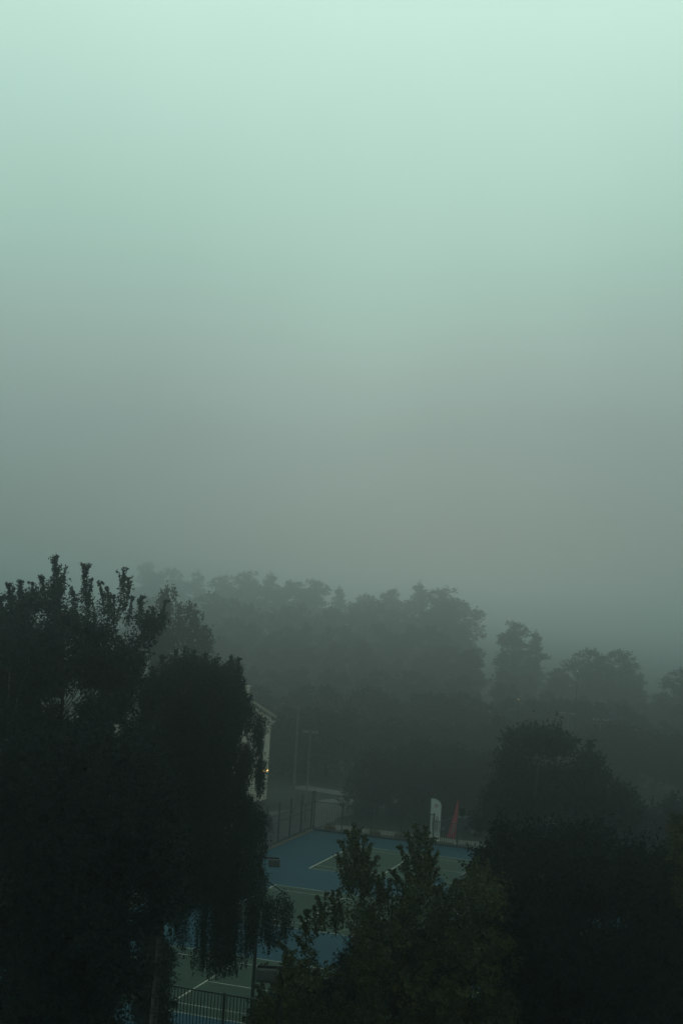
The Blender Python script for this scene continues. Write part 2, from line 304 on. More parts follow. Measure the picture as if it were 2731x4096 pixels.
# maple in the lower middle with yellowing shoots
mp = [(690, 2125), (715, 2095), (745, 2090), (768, 2072), (792, 2040), (800, 1990), (815, 1955), (832, 1960), (845, 2000), (858, 2035), (885, 2040), (915, 2035), (935, 2010), (942, 1965), (960, 1945), (980, 1965), (990, 2020), (1010, 2060), (1035, 2062), (1062, 2045), (1085, 2005), (1110, 1985), (1180, 2010), (1200, 2420), (540, 2420), (575, 2300), (620, 2245), (655, 2215), (690, 2190), (720, 2145)]
near_tree('maple_tree', 'yellow green maple in the lower middle with leafy shoots over the far court', mp, 42, 2.6, 170, .46, 34, 18, .092, 'leafm', (880, 2700, 42), (900, 2060), .2, upb=.55, inner=16, asp=.8, spread=.11, keep=.5,
   shoots=[(812, 1890, 818, 1960, .18, 0.1), (795, 1910, 812, 1973, .18, -0.2), (838, 1918, 827, 2011, .18, -0.0), (784, 1932, 808, 2024, .18, -0.6), (853, 1940, 832, 1995, .18, 0.6), (865, 1968, 837, 2050, .18, -0.3), (776, 1962, 805, 2031, .18, -0.4), (862, 1998, 836, 2050, .18, 0.1), (782, 2000, 808, 2050, .18, -0.0), (822, 1905, 822, 2000, .18, 0.5), (806, 1925, 816, 1994, .18, 0.2), (845, 1960, 830, 2048, .18, -0.2), (790, 1975, 810, 2030, .18, 0.2), (955, 1893, 959, 1952, .18, -0.5), (978, 1902, 967, 1994, .18, -0.6), (936, 1912, 952, 1968, .18, 0.5), (996, 1925, 973, 1997, .18, -0.0), (922, 1945, 948, 2024, .18, 0.3), (1006, 1955, 977, 2037, .18, -0.1), (924, 1985, 948, 2050, .18, -0.1), (1003, 1995, 976, 2050, .18, 0.5), (1018, 2030, 981, 2050, .18, -0.6), (965, 1915, 963, 2001, .18, -0.4), (945, 1935, 956, 2017, .18, 0.4), (985, 1950, 970, 2024, .18, -0.1), (912, 2015, 944, 2050, .18, 0.1), (880, 2008, 885, 2076, .18, -0.1), (898, 2022, 893, 2082, .18, 0.3), (748, 2050, 736, 2108, .18, 0.7), (778, 2040, 787, 2112, .18, -0.5), (705, 2090, 703, 2157, .18, 0.6), (722, 2082, 728, 2135, .18, 0.3), (1035, 2035, 1029, 2105, .18, 0.5), (1048, 2022, 1054, 2080, .18, -0.3), (1075, 1995, 1065, 2060, .18, 0.5), (1095, 1968, 1098, 2020, .18, -0.2), (1120, 1975, 1110, 2038, .18, 0.6), (1012, 2045, 1000, 2104, .18, -0.1), (668, 2195, 669, 2248, .18, -0.6), (655, 2190, 662, 2264, .18, -0.6), (760, 2062, 770, 2130, .18, -0.2), (870, 2030, 866, 2096, .18, -0.4),
           (690, 2105, 715, 2150, .16, 0), (730, 2060, 745, 2120, .16, .4), (765, 2048, 770, 2110, .16, -.4), (640, 2165, 690, 2200, .2, .5), (658, 2195, 668, 2245, .2, -5.5), (672, 2200, 678, 2250, .24, -5.8), (690, 2210, 690, 2262, .24, -5.5), (655, 2225, 672, 2272, .2, -5.6), (700, 2225, 710, 2270, .24, -5.4), (668, 2225, 668, 2275, .2, -5.2), (640, 2250, 655, 2290, .16, -5.4), (632, 2252, 640, 2290, .22, -1.5), (600, 2256, 615, 2300, .2, -1.5), (610, 2215, 650, 2260, .22, 0), (680, 2150, 720, 2190, .22, -.5), (905, 2000, 912, 2050, .18, .4), (868, 2010, 872, 2060, .16, -.4), (1060, 2025, 1060, 2080, .2, 0), (1090, 1975, 1090, 2060, .22, .4), (590, 2265, 630, 2320, .22, 0), (625, 2290, 660, 2340, .18, .3)],
   holes=[(745, 2165, 24), (700, 2170, 20), (880, 2060, 8), (800, 2085, 8), (640, 2265, 14)])
near_tree('hazel_tree', 'low dark hazel filling in under the yellow green maple', [(545, 2330), (600, 2290), (660, 2250), (740, 2230), (800, 2170), (860, 2110), (1000, 2120), (1110, 2060), (1200, 2100), (1200, 2420), (540, 2420)], 49, 1.5, 90, .6, 46, 20, .09, 'leafd', (860, 2500, 49), (880, 2200), .14, inner=150)
rt_ = [(1060, 2090), (1085, 1960), (1120, 1890), (1180, 1880), (1260, 1895), (1330, 1885), (1400, 1890), (1460, 1930), (1510, 1960), (1560, 1930), (1640, 1900), (1640, 2420), (1100, 2420)]
near_tree('chestnut_tree', 'heavy dark chestnut crown filling the lower right corner', rt_, 45, 3.4, 160, .85, 52, 24, .095, 'leafd', (1350, 2650, 45), (1330, 1930), .3, upb=.4, inner=260)
near_tree('ash_tree', 'yellowing ash leaning in at the right edge', [(1545, 1880), (1580, 1850), (1680, 1840), (1680, 2100), (1560, 2080), (1530, 1990)], 41, 1.2, 22, .5, 48, 20, .085, 'leafm', (1640, 2700, 41), (1600, 1880), .14, upb=.6, inner=100,
   shoots=[(1548, 1870, 1560, 1930, .18, 0), (1535, 1905, 1560, 1960, .2, .3)])
# tree standing at the right end of the courts, pale forked limbs
def vlimbs(LP, TN, brs, tp, root):
    bw = root.location; d = 76.3
    for pts, r0, r1 in [([(1226, 1830), (1233, 1775), (1238, 1741)], .07, .035), ([(1216, 1770), (1208, 1735)], .035, .02), ([(1250, 1764), (1249, 1740)], .03, .02), ([(1280, 1762), (1295, 1752)], .025, .015)]:
        st = MB(); P = [at(x, y, d) for x, y in pts]; st.tube(P, np.linspace(r0, r1, len(P)), 6); st.build('pale_limb', 'birch', root, bw, True)
m1 = [(1133, 1740), (1145, 1690), (1180, 1665), (1215, 1662), (1240, 1668), (1262, 1655), (1300, 1655), (1303, 1685), (1340, 1692), (1372, 1700), (1376, 1740), (1410, 1775), (1450, 1810), (1472, 1850), (1470, 1920), (1400, 1980), (1110, 1985), (1085, 1950), (1068, 1900), (1062, 1860), (1105, 1840), (1122, 1800)]
near_tree('willow_tree', 'rounded willow beside the far court with pale forked limbs showing', m1, 81, 4, 130, .95, 46, 20, .13, 'leafw', (1215, 2200, 79.6), (1236, 1760), .22, upb=.1, inner=150, extra=vlimbs, droop=.5,
   holes=[(1312, 1735, 12), (1110, 1920, 9), (1235, 1750, 7)])
near_tree('elm_tree', 'low dark elm at the right beyond the willow', [(1390, 1860), (1440, 1830), (1500, 1850), (1560, 1810), (1640, 1790), (1640, 2050), (1380, 2050)], 98, 4, 60, 1.2, 40, 18, .17, 'leafd', (1490, 2100, 98), (1500, 1860), .25, inner=120)

# ---- mid and far trees: a few full-size models, copied
def proto_tree(kind, H, R, leafs, nb, nsp, per, lm, seed):
    global RNG
    random.seed(seed); RNG = np.random.default_rng(seed)
    root = empty('tree', (0, 0, 0), 'tree', 'tree'); cl = []
    z0 = {'round': .2, 'tall': .18, 'bush': .06, 'cone': .12}[kind]
    while len(cl) < nb:
        u = random.random(); z = z0+(1-z0)*u
        if kind == 'round': w = math.sqrt(max(0, 1-(2*u-.85)**2/1.35))
        elif kind == 'tall': w = (.35+1.6*u)*(1-u)**.6 if u < .6 else .75*(1-u)**.42*1.35
        elif kind == 'cone': w = (1-u)*1.1
        else: w = math.sqrt(max(0, 1-u**2.2))
        a = random.uniform(0, 2*PI); rr = R*w*math.sqrt(random.random())*.85*(1+.25*math.sin(3*a+seed)+.15*math.sin(5*a+z*9))
        cl.append((np.array([rr*math.cos(a), rr*math.sin(a), z*H*.95]), R*random.uniform(.16, .30)*(.6 if u > .85 else 1)))
    LP = []; TN = []
    for c, r in cl:
        P, t = sprays(c, r, max(3, int(nsp*(r/(R*.23))**2)), per, .7 if kind != 'cone' else -.1, leafs*.7); LP.append(P); TN.append(np.clip(t+random.uniform(-.3, .3), 0, 1))
    # leader shoots at the top make the outline uneven
    for i in range(9 if kind != 'bush' else 5):
        a = random.uniform(0, 2*PI); rr = R*random.uniform(0, .5); z = H*random.uniform(.84, 1)-rr*.5; n = int(46*per/14)
        P = np.array([rr*math.cos(a), rr*math.sin(a), z])+RNG.normal(size=(n, 3))*np.array([.05, .05, .09])*min(R, 3.5); LP.append(P); TN.append(RNG.uniform(.2, .8, n))
    w = MB(); t = np.linspace(0, 1, 7)[:, None]; tp = np.array([[0, 0, 0]])+np.array([[.2, .1, H*.9]])*t; tp[1:-1, :2] += RNG.normal(size=(5, 2))*.15
    w.tube(tp, np.linspace(.022*H, .02, 7), 7)
    for c, r in random.sample(cl, min(len(cl), 34)):
        h = np.clip((c[2]-.3*math.hypot(c[0], c[1]))/(H*.9), .12, .95)*6; a = tp[int(h)]+(tp[min(int(h)+1, 6)]-tp[int(h)])*(h-int(h)); limb(w, a, c, .007*H, .02, .1, 4, 4)
    w.build('trunk', 'bark', root, (0, 0, 0), True)
    leaf_mesh('crown', np.concatenate(LP), leafs, np.concatenate(TN), lm, root, (0, 0, 0), .75)
    root['H'] = H; root['R'] = R
    return root
protos = {'far_a': proto_tree('round', 20, 5.2, .30, 95, 16, 14, 'leaff', 11), 'far_b': proto_tree('tall', 21, 4.4, .28, 90, 16, 14, 'leaff', 12), 'far_c': proto_tree('round', 18, 4.6, .28, 80, 18, 14, 'leaff', 13),
          'far_d': proto_tree('tall', 22, 3.6, .26, 80, 16, 14, 'leaff', 14), 'bush': proto_tree('bush', 8, 4.6, .19, 110, 20, 15, 'leaff', 15), 'bush_b': proto_tree('bush', 6, 3.6, .17, 90, 18, 15, 'leaff', 16), 'cone': proto_tree('cone', 18, 3.0, .24, 90, 14, 14, 'leaff', 17)}
used = set()
def horizon(dx): return (PH/2+FPX*math.tan(PIT)+(dx*S-PW/2)*math.tan(ROL))/S
NAMES = {'far_a': 'linden_tree', 'far_b': 'poplar_tree', 'far_c': 'maple_tree', 'far_d': 'poplar_tree', 'bush': 'spreading_tree', 'bush_b': 'shrub', 'cone': 'spruce_tree'}
def plant(key, dx, dytop, d, wscale, label, group, cat='tree', rz=None):
    pr = protos[key]
    ztop = CAM[2]-(dytop-horizon(dx))*S*d/FPX*1.0
    o = pr if key not in used else copy_tree(pr); used.add(key)
    s = ztop/pr['H']; o.location = [float(a) for a in foot(dx, dytop+(d and (ztop*FPX/d/S)), d)]
    o.scale = (s*wscale, s*wscale, s); o.rotation_euler = (0, 0, random.uniform(0, 2*PI) if rz is None else rz)
    o.name = NAMES[key]; tag(o, label, cat, group)
    for k in ('H', 'R'):
        if k in o and o is not pr: del o[k]
    return o
random.seed(21)
FAR = 'tall trees dissolving into the fog'
for i, (k, x, y, d, w) in enumerate([
  ('far_b', -25, 1335, 600, 1.2), ('far_d', 60, 1345, 560, 1.1), ('far_b', 330, 1288, 620, 1.15), ('far_a', 385, 1302, 590, 1.0), ('far_d', 445, 1310, 560, 1.1), ('far_b', 505, 1318, 500, 1.2), ('far_b', 560, 1308, 480, 1.15),
  ('far_d', 610, 1316, 460, 1.3), ('far_c', 655, 1330, 450, 1.2), ('far_b', 712, 1328, 440, 1.15), ('far_d', 770, 1348, 430, 1.05), ('far_c', 830, 1362, 420, 1.1), ('far_b', 890, 1350, 400, 1.2), ('far_d', 952, 1338, 380, 1.1), ('far_b', 1008, 1346, 360, 1.3), ('far_c', 1040, 1372, 350, .9)]):
    plant(k, x, y, d, w*1.5, 'tall tree fading into the fog on the far skyline', FAR)
G2 = 'trees standing clear on the right skyline'
for lab, k, x, y, d, w in [('narrow uneven tree rising alone against the fog on the right', 'far_b', 1172, 1424, 300, 1.2), ('lower shoulder tree joined to the narrow one on the right', 'far_d', 1222, 1450, 305, 1.3), ('broad flat topped tree on the right skyline', 'far_a', 1345, 1487, 270, 1.15),
   ('round tree right of the flat topped one', 'far_c', 1415, 1489, 275, 1.15), ('small gap filling tree between the two right hand crowns', 'far_c', 1278, 1532, 285, 1.2), ('low tree on the falling skyline', 'far_d', 1465, 1545, 280, 1.3), ('tree cut by the right edge of the skyline', 'far_a', 1560, 1532, 255, 1.1), ('tree beyond the right edge of the skyline', 'far_b', 1625, 1515, 258, 1.2),
   ('dark spruce tip between poplar and fog', 'cone', 349, 1340, 120, .8), ('short tree behind the poplar shoulder', 'far_c', 405, 1375, 130, .7)]:
    plant(k, x, y, d, w*(1.35 if x > 1000 else 1), lab, G2 if x > 1000 else None)
random.seed(5)
def row(xs, y0, d0, keys, label, group, jy=18, jd=6, ws=1.45):
    for x in xs: plant(random.choice(keys), x+random.uniform(-12, 12), y0(x)+random.uniform(-jy, jy), d0+random.uniform(-jd, jd), ws*random.uniform(.9, 1.2), label, group)
row(range(420, 1100, 40), interp([(420, 1420), (700, 1430), (1000, 1440), (1080, 1500)]), 310, ('far_a', 'far_b', 'far_c'), 'tree in the middle bank of the foggy wood', 'middle bank of foggy trees', 22)
row(range(1090, 1640, 42), interp([(1100, 1575), (1640, 1620)]), 225, ('far_a', 'far_c', 'far_b'), 'tree below the right skyline in the mist', 'misty trees below the right skyline', 14)
row(range(500, 1100, 40), interp([(560, 1520), (1080, 1560)]), 235, ('far_a', 'far_c', 'far_b'), 'tree in the nearer bank of the misty wood', 'nearer bank of misty trees', 20, ws=1.5)
row(range(600, 1640, 50), interp([(600, 1625), (900, 1640), (1640, 1690)]), 158, ('far_a', 'far_c', 'bush'), 'dark tree at the foot of the misty wood', 'dark trees at the foot of the wood', 18, 4, ws=1.35)
row(range(300, 1080, 56), interp([(300, 1390), (420, 1370), (1000, 1390), (1080, 1440)]), 365, ('far_a', 'far_b', 'far_c'), 'tree in the pale rear bank of the foggy wood', 'rear bank of foggy trees', 18)
row(range(450, 1100, 52), interp([(450, 1475), (1080, 1500)]), 272, ('far_a', 'far_c', 'far_b'), 'tree between the banks of the foggy wood', 'foggy trees between the banks', 20)
row(range(540, 1640, 52), interp([(540, 1575), (1080, 1600), (1640, 1650)]), 190, ('far_a', 'far_c', 'bush'), 'tree low in the mist above the darkest trees', 'trees low in the mist', 20, ws=1.4)
row(range(1090, 1640, 60), interp([(1090, 1530), (1290, 1555), (1640, 1600)]), 262, ('far_a', 'far_c'), 'tree filling the mist between the right hand crowns', 'trees between the right hand crowns', 10)
B = 'spreading trees behind the far fence'
for lab, x, y, d, w in [('spreading tree behind the far fence nearest the corner path', 862, 1722, 130, 1.15), ('spreading tree behind the white banner', 950, 1700, 131, 1.15), ('spreading tree behind the red banner', 1040, 1712, 128, 1.1), ('spreading tree half hidden by the willow', 1120, 1730, 126, 1.0), ('dark tree behind the willow crown', 1210, 1760, 124, 1.)]:
    plant('bush', x, y, d, w, lab, B)
for lab, x, y, d, w in [('low shrub under the spreading trees near the path', 835, 1835, 127.5, 1.2), ('low shrub behind the middle of the far fence', 905, 1845, 126, 1.1), ('low shrub just left of the white banner', 965, 1842, 125.5, 1), ('low shrub between white and red banners', 1015, 1838, 126, 1), ('shrub growing out at the house corner', 612, 1868, 116, .7), ('shrub beside the foot of the pale house', 560, 1830, 118, 1.2)]:
    plant('bush_b', x, y, d, w, lab, 'low shrubs around the courts', 'shrub')

# ------------------------------------------------------------------ ground, courts
def sheet(name, poly, z, m, label=None):
    o = MB().add([(x, y, z) for x, y in poly], [tuple(range(len(poly)))]).build(name, m); o['kind'] = 'structure'; return o
g = MB(); n = 60; q = np.linspace(-2500, 2500, n+1)
gx, gy = np.meshgrid(q, q); gz = np.full_like(gx, -.05)
g.add(np.stack([gx.ravel(), gy.ravel(), gz.ravel()], 1), [(j*(n+1)+i, j*(n+1)+i+1, (j+1)*(n+1)+i+1, (j+1)*(n+1)+i) for j in range(n) for i in range(n)])
o = g.build('ground', 'grass'); o['kind'] = 'structure'
def curve_strip(name, pts, w, z, m):
    P = np.array(pts, float); t = np.linspace(0, len(P)-1, 40); X = np.interp(t, range(len(P)), P[:, 0]); Y = np.interp(t, range(len(P)), P[:, 1])
    for _ in range(3): X[1:-1] = (X[:-2]+2*X[1:-1]+X[2:])/4; Y[1:-1] = (Y[:-2]+2*Y[1:-1]+Y[2:])/4
    dx, dy = np.gradient(X), np.gradient(Y); L = np.hypot(dx, dy); nx, ny = -dy/L, dx/L; ww = w/2*(1+.12*np.sin(t*3.1)+.06*np.sin(t*9))
    mb = MB(); V = []
    for i in range(len(t)): V += [(X[i]+nx[i]*ww[i], Y[i]+ny[i]*ww[i], z), (X[i]-nx[i]*ww[i], Y[i]-ny[i]*ww[i], z)]
    mb.add(V, [(2*i, 2*i+1, 2*i+3, 2*i+2) for i in range(len(t)-1)]); o = mb.build(name, m); o['kind'] = 'structure'; return o
curve_strip('path', [(-5.5, -60), (-9.2, 0), (-9.2, 14), (-9, 22), (-7.5, 30), (-6, 36)], 6.6, -.02, 'asphalt')
curve_strip('path', [(-16, 40.5), (-10, 39), (-3, 37.5), (6, 36)], 2.6, -.024, 'asphalt')
curve_strip('path', [(-5.2, 17.9), (2, 18.0), (8, 18.1), (16, 18.1), (30, 18)], 3.6, -.016, 'dirt')
YB, YC = -17.86, -36.5; XB, XC = -.04, -.08
YN = -41.6
sheet('court_surround', [(-5.35, YN), (29.2, YN), (29.2, 15.75), (-5.35, 15.75)], 0, 'blue')
LW = .055
for nm, ox, oy in (('far', 0, 0), ('middle', XB, YB), ('near', XC, YC)):
    sheet('tennis_court', [(ox, oy), (ox+23.77, oy), (ox+23.77, oy+10.97), (ox, oy+10.97)], .004, 'green')
    mb = MB()
    def ln(x0, y0, x1, y1, w=LW):
        if x0 == x1: mb.add([(ox+x0-w, oy+y0-w, .008), (ox+x0+w, oy+y0-w, .008), (ox+x0+w, oy+y1+w, .008), (ox+x0-w, oy+y1+w, .008)], [(0, 1, 2, 3)])
        else: mb.add([(ox+x0+w, oy+y0-w/2, .0081), (ox+x1-w, oy+y0-w/2, .0081), (ox+x1-w, oy+y0+w/2, .0081), (ox+x0+w, oy+y0+w/2, .0081)], [(0, 1, 2, 3)])
    ln(0, 0, 0, 10.97, .06); ln(23.77, 0, 23.77, 10.97, .06)
    for y in (0, 10.97, 1.37, 9.6): ln(.008, y, 23.762, y, .075)
    for x in (5.485, 18.285): ln(x, 1.45, x, 9.52, .05)
    ln(5.54, 5.485, 18.23, 5.485, .075)
    o = mb.build('court_lines', 'line'); o['kind'] = 'structure'
    # net
    nroot = empty('tennis_net', (ox+11.885, oy+5.485, 0), {'far': 'tennis net across the far court, its post and tape beside the maple', 'middle': 'tennis net across the middle court behind the maple', 'near': 'tennis net across the near court behind the maple'}[nm], 'tennis net', 'tennis nets on the three courts')
    c = np.array([ox+11.885, oy+5.485, 0])
    mm = MB(); yy = np.arange(-6.38, 6.39, .11)
    sag = lambda y: .914+.156*(abs(y)/6.4)**1.5
    for y in yy: mm.box((0, y, sag(y)/2+.02), (.012, .012, sag(y)-.06))
    for z in np.arange(.07, .9, .11): mm.box((0, 0, z), (.012, 12.76, .012))
    mm.build('mesh', 'net', nroot)
    tpm = MB(); ys = np.linspace(-6.4, 6.4, 17)
    for a, b in zip(ys[:-1], ys[1:]):
        za, zb = sag(a), sag(b); tpm.add([(x, y, z+e) for x in (-.02, .02) for y, z in ((a, za), (b, zb)) for e in (-.05, .01)], [(0, 1, 3, 2), (4, 6, 7, 5), (1, 5, 7, 3), (0, 2, 6, 4)])
    tpm.build('tape', 'tape', nroot)
    for s in (-1, 1): MB().tube([(0, s*6.42, -.0), (0, s*6.42, 1.09)], .045, 8).box((0, s*6.42, 1.10), (.12, .1, .03)).build('post', 'pole', nroot)
# edging along the side of the courts
kb = MB(); kb.box((-5.36, -12.9, .03), (.13, 57.2, .16)); o = kb.build('kerb', 'kerb'); o['kind'] = 'structure'

# ------------------------------------------------------------------ fences
def fence(label, a, b, posts, hs, post_h, bar_gap, name='metal_fence', rails=(.25,), bar=.03, plinth=True, group='steel bar fences round the courts'):
    """posts: distances from a; hs: rail height per bay; post_h: height per post"""
    a = np.array([*a, 0.]); b = np.array([*b, 0.]); u = (b-a)/np.linalg.norm(b-a); rz = math.atan2(u[1], u[0]); L = np.linalg.norm(b-a)
    root = empty(name, a, label, 'fence', group); A = (0, 0, 0)
    for t, h in zip(posts, post_h): MB().box(u*t+(0, 0, h/2), (.10, .10, h), rz).box(u*t+(0, 0, h+.015), (.12, .12, .03), rz).build('post', 'fence', root)
    for t0, t1, h in zip(posts[:-1], posts[1:], hs):
        c = u*(t0+t1)/2; w = t1-t0-.104; m = MB()
        for z in (h, *[r if r > 0 else h+r for r in rails]): m.box(c+(0, 0, z), (w, .045, .06), rz)
        nb = max(2, int(w/bar_gap))
        for k in range(nb): m.box(u*(t0+.05+(k+.5)*w/nb)+(0, 0, (h+.12)/2), (bar, bar, h-.16), rz)
        m.build('bar_panel', 'fence', root)
    if plinth: MB().box(u*L/2+(0, 0, .05), (L, .16, .22), rz).build('plinth', 'fence', root)
    return root
pf = [.06, 2.7, 5.4, 8.1, 10.95, 13.1, 15.8, 18.5, 21.2, 23.9, 26.6, 29.3, 32, 34.4]
fence('far steel bar fence behind the far court with a lower right hand part', (-5.45, 15.95), (29.2, 15.95), pf, [2.5]*4+[1.95]*9, [3.4]+[2.55]*3+[2.6]+[2.0]*9, .165)
ps = list(np.arange(0.12, 57.3, 2.72)); ps[0] = .12
fence('side steel bar fence with tall posts along the left of the courts', (-5.55, 15.95), (-5.55, YN-.3), ps, [2.5]*(len(ps)-1), [3.4]*len(ps), .12, rails=(.25, 1.85), bar=.016)
pn = list(np.arange(0, 34.6, 2.7))
fence('near steel bar fence in front of the nearest court', (-5.3, YN-.15), (29.2, YN-.15), pn, [2.85]*(len(pn)-1), [2.9]*len(pn), .16)

# ------------------------------------------------------------------ floodlights and poles
def floodlight(p, h, rz, label, m='pole', hw=.47, arm=.62, group='double headed floodlight poles', hz=1., hm='lamp'):
    root = empty('floodlight_pole', (p[0], p[1], 0), label, 'floodlight', group, rz)
    MB().tube([(0, 0, 0), (0, 0, .06)], .2, 12).tube([(0, 0, .05), (0, 0, h*.5), (0, 0, h-.02)], [.1, .085, .07], 10).build('pole', m, root)
    MB().box((0, .0, h+.02), (2*arm+hw, .07, .07)).build('crossbar', m, root)
    for s in (-1, 1):
        hd = MB(); prof = [(-.16, .0), (-.17, -.28), (-.12, -.36), (.03, -.38), (.15, -.30), (.18, -.15), (.14, -.02), (.05, .03)]
        hd.prism([(a_, b_*hz) for a_, b_ in prof], (s*arm-hw/2, 0, h-.03), (0, 1, 0), (0, 0, 1), (1, 0, 0), hw)
        for e in (-1, 1): hd.box((s*arm+e*(hw/2+.012), 0, h-.18*hz), (.02, .40, .42*hz))
        ho = hd.build('lamp_head', hm, root)
        MB().box((s*arm, -.19, h-.17*hz), (hw-.05, .03, .24*hz)).build('lens', 'lampglass', ho)
    return root
face = math.atan2(FW[1], FW[0])-PI/2
p = at(600, 1970, 64); floodlight(p, p[2], face+.05, 'dark floodlight pole standing in front of the blue court edge', 'darkpole', hw=.5)
p = at(648, 2224, 38); floodlight(p, p[2], face, 'nearest floodlight pole low among the maple shoots', 'darkpole', hw=.55, arm=.42)
p = at(713, 1679, 124); floodlight(p, p[2], face, 'floodlight pole beyond the far left corner of the courts', hw=.45, arm=.42, hz=.35, hm='palelamp')
p = at(1164, 1717, 120); floodlight(p, p[2], face, 'floodlight pole showing between the willow leaves', hz=.4, hm='palelamp')
p = at(1304, 1637, 165); floodlight(p, p[2], face, 'farthest floodlight pole just above the willow', hw=.6, hz=.4, hm='palelamp')
p = at(1379, 1651, 159); floodlight(p, p[2], face, 'far floodlight pole right of the willow top', hw=.6, hz=.4, hm='palelamp')
p = at(672, 1850, 128); t = at(683, 1590, 128)
up_ = empty('utility_pole', (p[0], p[1], 0), 'tall slim pale utility pole between the house and the floodlight', 'utility pole')
MB().tube([(0, 0, 0), (0, 0, t[2]*.5), (0, 0, t[2])], [.13, .11, .08], 9).build('pole', 'pole', up_)
MB().box((0, 0, t[2]-.4), (1.1, .08, .1), face).build('crossarm', 'pole', up_)
for s in (-.48, 0, .48): MB().tube([(s*math.cos(face), s*math.sin(face), t[2]-.35), (s*math.cos(face), s*math.sin(face), t[2]-.18)], [.035, .02], 6).build('insulator', 'lamp', up_)
# lit lamps in the distant wood
for x, y, d, lab, mm in [(1325, 1541, 148, 'tiny pale lit lamp on a pole among the right hand trees', 'pale'), (1189.5, 1606, 140, 'tiny yellowish lit lamp on a pole in the wood', 'warm')]:
    p = at(x, y, d); r = empty('street_lamp', (p[0], p[1], 0), lab, 'street lamp')
    MB().tube([(0, 0, 0), (0, 0, p[2]-.05)], [.03, .02], 8).build('pole', 'darkpole', r)
    MB().box((0, 0, p[2]+.05), (.3, .3, .06)).tube([(0, 0, p[2]-.07), (0, 0, p[2]-.03)], .06, 8).build('lamp_hood', 'lamp', r)
    MB().tube([(0, 0, p[2]-.06), (0, 0, p[2]+.0), (0, 0, p[2]+.03)], [.04, .075, .05], 8).build('bulb', mm, r)

# ------------------------------------------------------------------ house
cr = at(611.5, 1834, 135.6)[:2]                              # right-hand corner at the ground
hc = at(631, 1660, 135.6)[2]                                 # cornice height
dv = (FW+RT*(965-PW/2)/FPX-UP*(2914-PH/2)/FPX); k = (hc-CAM[2])/dv[2]; lf = (CAM+dv*k)[:2]
u = lf-cr; u = u/np.linalg.norm(u); U = np.array([u[0], u[1], 0.]); N = np.array([u[1], -u[0], 0.])
if np.dot(N[:2], CAM[:2]-cr) < 0: N = -N
Wd = 13.0; Dp = 16.0; HE = hc; HR = HE+1.75; O = np.array([cr[0], cr[1], 0.])
house = empty('house', O, 'pale plastered house with gable and cornice half hidden by the weeping birch', 'house')
Z = np.array([0, 0, 1.])
b = MB(); b.prism([(0, 0), (Wd, 0), (Wd, HE), (0, HE)], (0, 0, 0), U, Z, -N, Dp); b.build('wall', 'plaster', house)
MB().prism([(0, HE+.14), (Wd, HE+.14), (Wd, HE+.75), (Wd/2, HR+.75), (0, HE+.75)], (0, 0, 0), U, Z, -N, .4).build('gable', 'plaster', house)
MB().prism([(-.35, HE), (Wd+.35, HE), (Wd+.35, HE+.137), (-.35, HE+.137)], N*.35, U, Z, -N, .5).prism([(-.2, HE-.22), (Wd+.2, HE-.22), (Wd+.2, HE-.003), (-.2, HE-.003)], N*.2, U, Z, -N, .197).prism([(-.08, HE-.62), (Wd+.08, HE-.62), (Wd+.08, HE-.5), (-.08, HE-.5)], N*.1, U, Z, -N, .097).build('cornice', 'trimw', house)
rf = MB()
sl = (HR-HE)/(Wd/2)
for s in (0, 1):
    f_ = (lambda x: x) if s == 0 else (lambda x: Wd-x)
    rf.prism([(f_(-.45), HE+.72-.45*sl), (f_(Wd/2), HR+.76), (f_(Wd/2), HR+.95), (f_(-.45), HE+.90-.45*sl)], N*.4, U, Z, -N, Dp+.8)
rfo = rf.build('roof', 'roof', house)
bt = MB()
for s in (0, 1):
    f_ = (lambda x: x) if s == 0 else (lambda x: Wd-x)
    bt.prism([(f_(-.42), HE+.52-.42*sl), (f_(Wd/2), HR+.55), (f_(Wd/2), HR+.75), (f_(-.42), HE+.71-.42*sl)], N*.42, U, Z, -N, .415)
bt.build('bargeboard', 'trimw', house)
chx = float(np.linalg.norm(lf-cr))*.62
MB().prism([(chx, HR-1.2), (chx+.75, HR-1.2), (chx+.75, 11.4), (chx, 11.4)], -N*.6, U, Z, -N, .75).prism([(chx-.1, 11.4), (chx+.85, 11.4), (chx+.85, 11.55), (chx-.1, 11.55)], -N*.5, U, Z, -N, .95).build('chimney', 'plaster', rfo)
for wx in (2.6, 5.9, 9.2):
    for wz in (1.3, 4.6):
        if wx == 5.9 and wz < 2: continue
        wf = MB()
        for (x0, x1, z0, z1) in ((wx, wx+1.1, wz-.1, wz), (wx, wx+1.1, wz+1.6, wz+1.7), (wx-.09, wx, wz-.1, wz+1.7), (wx+1.1, wx+1.19, wz-.1, wz+1.7), (wx+.52, wx+.58, wz, wz+1.6)):
            wf.prism([(x0, z0), (x1, z0), (x1, z1), (x0, z1)], N*.06, U, Z, -N, .057)
        w_ = wf.build('window', 'trimw', house)
        MB().prism([(wx, wz), (wx+1.1, wz), (wx+1.1, wz+1.6), (wx, wz+1.6)], N*.025, U, Z, -N, .02).build('pane', 'glass', w_)
dr = MB().prism([(5.9, .05), (7.0, .05), (7.0, 2.3), (5.9, 2.3)], N*.06, U, Z, -N, .057).build('door', 'wood', house)
MB().prism([(6.02, 1.0), (6.1, 1.0), (6.1, 1.2), (6.02, 1.2)], N*.1, U, Z, -N, .037).build('handle', 'chrome', dr)
